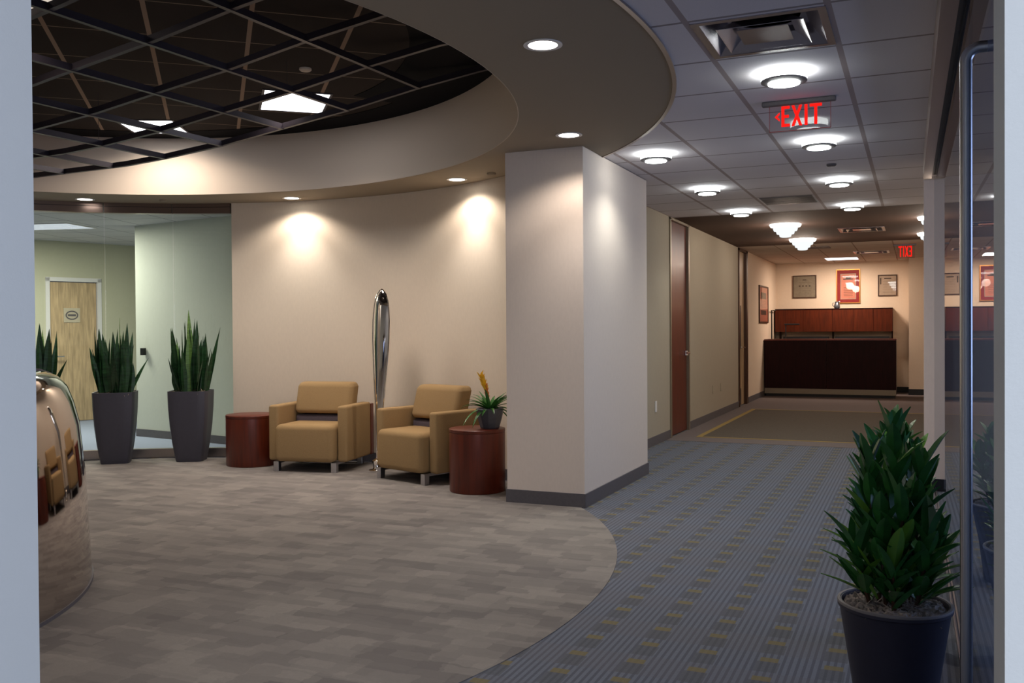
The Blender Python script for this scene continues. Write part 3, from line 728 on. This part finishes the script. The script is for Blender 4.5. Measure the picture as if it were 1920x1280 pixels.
def snake_plant(label, x, y, rz, tall, seed):
    rn = random.Random(seed)
    t = thing('snake_plant', label, 'potted plant', (x, y, .004), rz, 'snake plants along the glass partition')
    b = MB(); prof = [(.135, 0), (.140, .02), (.168, .2), (.188, .38), (.2, .56), (.205, .715), (.205, .735), (.19, .735), (.188, .70), (0.001, .70)]
    square_taper(b, prof).build('planter', M['planter'], t, smooth=True)
    b = MB(); moss(b, .185, .705, 170, True, .02, rn); b.build('moss', M['moss'], t)
    b = MB()
    for i in range(64):
        a = rn.uniform(0, 2*pi); q = .165*math.sqrt(rn.uniform(.02, 1)); lean = q*.75+rn.uniform(-.06, .08)
        L = (.30+.50*rn.random()**1.3)*(1.0 if q < .1 else .9)
        if i == 0: L = tall; lean = .03; q = .03; b.cur = 1
        elif i < 6: b.cur = 1 if seed == 2 else 0; L = rn.uniform(.5, .72)
        else: b.cur = 0
        d_ = Vector((cos(a)*lean, sin(a)*lean, 1-.3*lean)); sa = rn.uniform(0, pi)
        if i in (7, 8): d_ = Vector((cos(a)*.42, sin(a)*.42, .85)); L = .42; q = .14
        b.leaf((q*cos(a), q*sin(a), .70), d_, L, rn.uniform(.06, .088), rn.uniform(-.06, .05), (cos(sa), sin(sa), 0), .16, 9, snake_profile, rn.uniform(-.8, .8))
    b.build('leaves', [M['snake'], M['snakel']], t)
snake_plant('middle snake plant of the three, in a square charcoal planter left of the card reader', -7.62, 7.17, R(-52), .80, 1)
snake_plant('snake plant with pale upright leaves, in the planter beside the drum table', -6.99, 7.58, R(-62), .88, 2)
snake_plant('snake plant in the leftmost planter, mostly hidden behind the mirrored desk', -8.30, 6.80, R(-45), .68, 3)

# ------------------------------------------------------------------ silver sculpture
t = thing('silver_sculpture', 'tall slender polished metal leaf sculpture on a round base between the armchairs', 'sculpture', (-4.75, 7.64, .004), R(-12))
b = MB(); n = 44; mcols = 10; vs = []
WT = [(.16, .008), (.4, .022), (.64, .036), (.74, .042), (1.0, .06), (1.25, .073), (1.45, .074), (1.6, .063), (1.68, .046), (1.72, .026), (1.735, .010)]
def wd(s_):
    z = .16+s_*1.57
    for (a, u), (c, v) in zip(WT, WT[1:]):
        if z <= c: return (u+(v-u)*(z-a)/(c-a))/.70
    return .014
rimL, rimR = [], []
for i in range(n+1):
    s_ = i/n; z = .16+s_*1.57; c0 = .005+.07*s_**.8
    wv = wd(s_)
    for j in range(mcols+1):
        u = -1+2*j/mcols; vs.append((c0+wv*u, -.045*(1-u*u)*(wv/.1), z))
    rimL.append((c0-wv, 0, z)); rimR.append((c0+wv, 0, z))
k = mcols+1
b.add(vs, [(i*k+j, i*k+j+1, (i+1)*k+j+1, (i+1)*k+j) for i in range(n) for j in range(mcols)])
b.add([(x, y+.006, z) for x, y, z in vs], [(i*k+j, (i+1)*k+j, (i+1)*k+j+1, i*k+j+1) for i in range(n) for j in range(mcols)])
bl = b.build('blade', M['chrome'], t, smooth=True)
top = [(rimL[-1][0]+(rimR[-1][0]-rimL[-1][0])*q, 0, rimL[-1][2]+.012*sin(pi*q)) for q in (.25, .5, .75)]
MB().tube(rimL+top+rimR[::-1], .008, 8).build('rim', M['chrome'], bl, smooth=True)
MB().tube([(0, 0, .1), (.003, 0, .19)], .012).build('stem', M['chrome'], t)
MB().lathe([(.082, 0), (.082, .012), (.05, .018), (.042, .03), (.042, .07), (.05, .075), (.05, .10), (.02, .12), (0, .12)], 0, 0, 36).build('base', M['chrome'], t, smooth=True)

# ------------------------------------------------------------------ bromeliad
t = thing('bromeliad', 'yellow-flowered bromeliad in a dark grey faceted bowl on the drum table', 'potted plant', (-3.275, 7.04, .529))
b = MB(); n = 10; prof = [(.075, 0), (.082, .01), (.105, .09), (.118, .16), (.112, .17), (.10, .165), (.09, .14), (.0, .14)]
b.lathe(prof, 0, 0, n); b.build('bowl', M['bowl'], t)
b = MB(); moss(b, .085, .14, 30, False, .01); b.build('soil', M['bwood'], t)
b = MB(); rn = random.Random(5)
for i in range(30):
    a = i*2.399+rn.uniform(-.2, .2); e_ = rn.uniform(.25, 1.3) if i > 6 else rn.uniform(.9, 1.6)
    b.leaf((.015*cos(a), .015*sin(a), .15), (cos(a), sin(a), e_), rn.uniform(.2, .30), .034, rn.uniform(.9, 1.9)*(1 if e_ < 1 else .5), None, .18, 9, lambda q: (1-q**3)*.95+.03)
b.build('leaves', M['brom'], t)
b = MB(); b.tube([(0, 0, .15), (-.03, 0, .28)], .009); b.cur = 0
for i in range(14):
    a = i*2.399; b.leaf((-.018-i*.0012, 0, .22+i*.008), (cos(a)*.5-.15, sin(a)*.5, 1), .06, .026, -.3, None, .25, 5)
fs_ = b.build('flower_stem', M['orange'], t)
b = MB()
for i in range(22):
    a = i*2.399; h = .29+i*.006; b.leaf((-.032-i*.0022, 0, h), (cos(a)*.55-.25, sin(a)*.55, 1), .075, .03, -.2, None, .3, 5)
b.build('flower', M['yellow'], fs_)

# ------------------------------------------------------------------ bushy plants along the hall glass
def bush(label, x, y, rz, seed, proto=None):
    rn = random.Random(seed)
    t = thing('potted_dracaena', label, 'potted plant', (x, y, 0), rz, 'bushy plants along the hall glass wall')
    pot = MB().lathe([(.098, 0), (.102, .01), (.124, .25), (.160, .485), (.166, .49), (.166, .505), (.154, .505), (.150, .47), (.0, .47)], 0, 0, 56).build('pot', M['potdark'], t, smooth=True)
    MB().lathe([(.1662, .499), (.167, .503), (.166, .507), (.158, .507), (.156, .500)], 0, 0, 56, cap=False).build('rim', M['rim'], pot, smooth=True)
    b = MB(); moss(b, .15, .478, 520, False, .024, rn); b.build('moss', M['mossg'], t)
    b = MB(); lv = MB()
    stems = [(.0, .0, .50), (.06, .03, .40), (-.06, .02, .42), (.02, -.07, .30), (-.03, -.06, .26), (.08, -.05, .22), (-.09, -.04, .17), (.05, .08, .36), (-.06, .08, .3), (.10, .05, .16), (.0, -.10, .14)]
    for (sx, sy, hh) in stems:
        P0 = Vector((sx*.7, sy*.7, .47)); P1 = Vector((sx*1.25, sy*1.25, .50+hh)); b.tube([P0, (P0+P1)/2, P1], [.008, .007, .005], 6)
        nl = int(6+hh*42)
        for i in range(nl):
            f_ = (i+.5)/nl; a = i*2.399+rn.uniform(-.3, .3); P = P0+(P1-P0)*(.12+.88*f_)
            el = 1.0+1.0*f_+rn.uniform(-.35, .4)
            if f_ > .85: el = 2.2+rn.uniform(0, 1.5)
            lv.cur = 1 if rn.random() < .12 else 0
            out = Vector((sx, sy, 0))*3
            lv.leaf(P, Vector((cos(a), sin(a), el))+out*.6, rn.uniform(.11, .165), rn.uniform(.038, .052), rn.uniform(-.1, .5), None, .2, 6, lambda q: max(.03, sin(pi*min(1, q*.9+.08))**.75))
    for (ax_, ay_, L, el) in [(-.9, -.3, .17, .55), (-1, .1, .16, 1.0), (.9, -.2, .17, .5), (1, .2, .15, .9), (-.7, -.6, .15, 1.4)]:
        for k in range(3): lv.leaf((ax_*.07, ay_*.07, .52+.06*k), (ax_, ay_+.3*k, el), L, .024, .2, None, .2, 6)
    b.build('stem', M['bwood'], t); lv.build('leaves', [M['leaf'], M['leafl']], t)
    return t
p0 = bush('bushy green plant in a dark tapered pot, nearest the camera by the glass wall', -.062, 3.08, 0, 11)
dup(p0, (-.082, 4.24, 0), 2.1, 'middle plant of the row along the glass wall, mostly hidden behind the nearest one', (1, 1, .9))
dup(p0, (-.12, 5.53, 0), 4.0, 'farthest plant of the row along the glass wall, its grey pot rim just showing', (1.04, 1.04, .82))

# ------------------------------------------------------------------ mirrored reception desk
t = thing('lobby_desk', 'curved mirror-polished steel reception desk at the left edge', 'reception desk')
DX, DY = -5.55, 2.3
prof = [(2.0, .02), (1.992, .2), (1.972, .58), (1.945, .86), (1.915, .98), (1.885, 1.06), (1.84, 1.11), (1.78, 1.135), (1.70, 1.14), (1.35, 1.14), (1.33, 1.12), (1.33, .02)]
b = MB(); b.lathe(prof, DX, DY, 90, R(-28), R(62)); n = len(prof)
nb_ = len(b.v)//n
b.f += [tuple(range(n)), tuple(range((nb_-1)*n, nb_*n))[::-1]]; b.mi += [0, 0]
b.build('desk_shell', M['mirror'], t, smooth=True, angle=60)
b = MB(); b.arcwall(1.96, 2.006, -28, 62, .004, .022, 60, DX, DY); b.build('toe_trim', M['rubber'], t, smooth=True)
b = MB()
for a in (62.0,):
    pts = [(DX+(r+.004)*cos(R(a)), DY+(r+.004)*sin(R(a)), z) for r, z in prof[:9]]; b.tube(pts, .008, 8)
b.build('edge_trim', M['rubber'], t, smooth=True)

# ------------------------------------------------------------------ far reception
t = thing('reception_counter', 'long dark cherry reception counter at the end of the hall', 'reception desk', (0, 0, .002))
for a, c in ((-2.77, -1.60), (-1.595, -.346)): MB().box(a, c, 18.95, 19.0, .16, 1.10).build('front_panel', M['cherryd'], t)
for a in (-2.77, -.376): MB().box(a, a+.03, 19.0, 19.65, .06, 1.10).build('side_panel', M['cherryd'], t)
MB().box(-2.775, -.34, 18.93, 19.68, 1.10, 1.128).build('counter_top', M['cherry'], t)
MB().box(-2.77, -.346, 18.955, 19.0, .055, .16).build('kick_plate', M['satin'], t)
MB().box(-2.75, -.36, 18.98, 19.6, .0, .055).build('shadow_gap', M['black'], t)  # black block standing in for the shadow gap below the kick plate
t = thing('hutch', 'wall-mounted red cherry overhead cabinet behind the reception counter', 'cabinet')
b = MB(); b.box(-2.76, -.435, 20.42, 20.79, 1.27, 1.74); b.build('carcass', M['cherryh'], t)
xs = [-2.755, -2.18, -1.60, -1.19, -.80, -.437]
for a, c in zip(xs, xs[1:]): MB().box(a+.003, c-.003, 20.40, 20.418, 1.272, 1.738).build('cabinet_door', M['cherryh'], t)
MB().box(-2.76, -.435, 20.39, 20.79, 1.741, 1.755).build('cabinet_top', M['cherryd'], t)
for a in (-.46, -2.70, -1.62): MB().box(a, a+.025, 20.63, 20.79, .75, 1.27).build('gable', M['cherryd'], t)
t = thing('credenza', 'dark work surface under the cherry overhead cabinet', 'credenza', (0, 0, .002))
MB().box(-2.76, -.435, 20.1, 20.79, .70, .73).build('work_surface', M['cherryd'], t)
for a, c in ((-2.76, -2.2), (-1.0, -.435)): MB().box(a, c, 20.15, 20.75, 0, .70).build('pedestal', M['cherryd'], t)
b = MB(); b.box(-2.60, -1.68, 20.45, 20.62, .733, 1.17); tag(b.build('binder_row', M['black']), 'black row of files on the work surface under the left of the overhead cabinet', 'files')
b = MB(); b.box(-1.55, -.5, 20.45, 20.62, .733, 1.17); tag(b.build('binder_row', M['black']), 'black row of files on the work surface under the right of the overhead cabinet', 'files')
t = thing('screen_frame', 'thin black metal frame standing left of the cherry overhead cabinet', 'screen frame', (0, 0, .002))
b = MB(); b.tube([(-2.74, 19.75, 0), (-2.74, 19.75, 1.72), (-2.74, 20.35, 1.72)], .014, 8); b.build('frame_tube', M['black'], t)
t = thing('desk_lamp', 'black desk lamp with a flat arm in front of the overhead cabinet', 'lamp', (-2.52, 20.25, .735))
MB().tube([(0, 0, .0), (0, 0, .69)], .012, 8).build('pole', M['black'], t)
MB().rbox(-.03, .28, -.03, .03, .68, .71, .01).build('lamp_head', M['black'], t)
MB().lathe([(.08, .003), (.08, .02), (.0, .025)], 0, 0, 24).build('base', M['black'], t)
t2 = MB().box(-2.74, -.38, 19.02, 19.64, .70, .73).build('inner_desktop', M['cherryd'], bpy.data.objects['reception_counter'])
t = thing('pewter_jug', 'small pewter jug with a handle on top of the overhead cabinet', 'jug', (-1.52, 20.58, 1.756))
MB().lathe([(.045, 0), (.06, .02), (.062, .06), (.045, .1), (.038, .125), (.045, .14), (.03, .145), (0, .145)], 0, 0, 28).build('body', M['pewter'], t, smooth=True)
MB().tube([(-.04, 0, .12), (-.085, 0, .115), (-.095, 0, .07), (-.055, 0, .035)], .007, 8).build('handle', M['pewter'], t, smooth=True)
MB().tube([(.035, 0, .13), (.06, 0, .145)], [.014, .01], 8).build('spout', M['pewter'], t, smooth=True)

def picture(label, x0, x1, z0, z1, kind, frame, fw_=.018, left=False, y=20.8):
    W, Hh = x1-x0, z1-z0
    t = thing('framed_picture', label, 'framed picture', (x0, y, z0) if not left else (-2.79, x0, z0), 0 if not left else R(90), 'framed documents in the reception')
    sg = 1
    def bx(b, a, c, d_, e_, y0, y1): b.box(a, c, -y1, -y0, d_, e_); return b
    b = MB(); bx(b, 0, W, 0, fw_, 0, .025); bx(b, 0, W, Hh-fw_, Hh, 0, .025); bx(b, 0, fw_, fw_, Hh-fw_, 0, .025); bx(b, W-fw_, W, fw_, Hh-fw_, 0, .025); fr_ = b.build('frame', M[frame], t)
    if kind == 'red':
        bx(MB(), fw_, W-fw_, fw_, Hh-fw_, 0, .010).build('mat_board', M['redmat'], t)
        bx(MB(), .085, W-.085, .085, Hh-.095, .010, .012).build('border', M['paper'], t)
        bx(MB(), .10, W-.10, .10, Hh-.11, .012, .0135).build('print', M['paperp'], t)
        b = MB()
        b.lathe([(0, 0), (.001, 0)], 0, 0, 3)
        bx(b, W/2-.10, W/2+.10, Hh-.22, Hh-.20, .0135, .0145); bx(b, W/2-.05, W/2+.05, Hh-.20, Hh-.17, .0135, .0145)
        for k in range(6): bx(b, W/2-.09, W/2+.09, Hh*.46-.035*k, Hh*.46-.035*k+.008, .0135, .0145)
        b.build('ink', M['ink'], t)
    else:
        bx(MB(), fw_, W-fw_, fw_, Hh-fw_, 0, .010).build('print', M['paperg' if kind == 'grey' else 'paper' if kind == 'plain' else 'paperp'], t)
        b = MB()
        if kind == 'grey':
            bx(b, W*.42, W*.58, Hh*.78, Hh*.82, .010, .0112)
            for k in range(4): bx(b, W*(.26+.14*k), W*(.33+.14*k), Hh*.50, Hh*.56, .010, .0112)
            bx(b, W*.2, W*.8, Hh*.40, Hh*.405, .010, .0112); bx(b, W*.2, W*.8, Hh*.68, Hh*.685, .010, .0112)
            for k in range(4): bx(b, W*.22, W*.78, Hh*(.32-.06*k), Hh*(.325-.06*k), .010, .0112)
        elif kind == 'plain':
            bx(b, W*.33, W*.7, Hh*.8, Hh*.85, .010, .0112); bx(b, W*.12, W*.18, Hh*.55, Hh*.86, .010, .0112)
            for k in range(8): bx(b, W*.26, W*.85, Hh*(.68-.075*k), Hh*(.685-.075*k), .010, .0112)
        else:
            bx(b, W*.2, W*.8, Hh*.65, Hh*.82, .010, .0112); bx(b, W*.2, W*.8, Hh*.22, Hh*.34, .010, .0112)
            for k in range(5): bx(b, W*.2, W*.8, Hh*(.58-.04*k), Hh*(.585-.04*k), .010, .0112)
        b.build('ink', M['ink'], t)
    bx(MB(), fw_, W-fw_, fw_, Hh-fw_, .016, .018).build('glazing', M['acrylic'], fr_)
picture('square grey document in a thin dark frame, left on the reception back wall', -2.44, -1.95, 1.995, 2.48, 'grey', 'bwood')
picture('large portrait document with red mat and gold frame above the pewter jug', -1.55, -1.07, 1.865, 2.585, 'red', 'goldf', .02)
picture('small pale document in a thin dark frame, right on the reception back wall', -.727, -.358, 2.005, 2.445, 'plain', 'bwood')
picture('long framed print on the left side wall of the reception', 18.35, 19.5, 1.455, 2.19, 'side', 'bwood', .03, True)
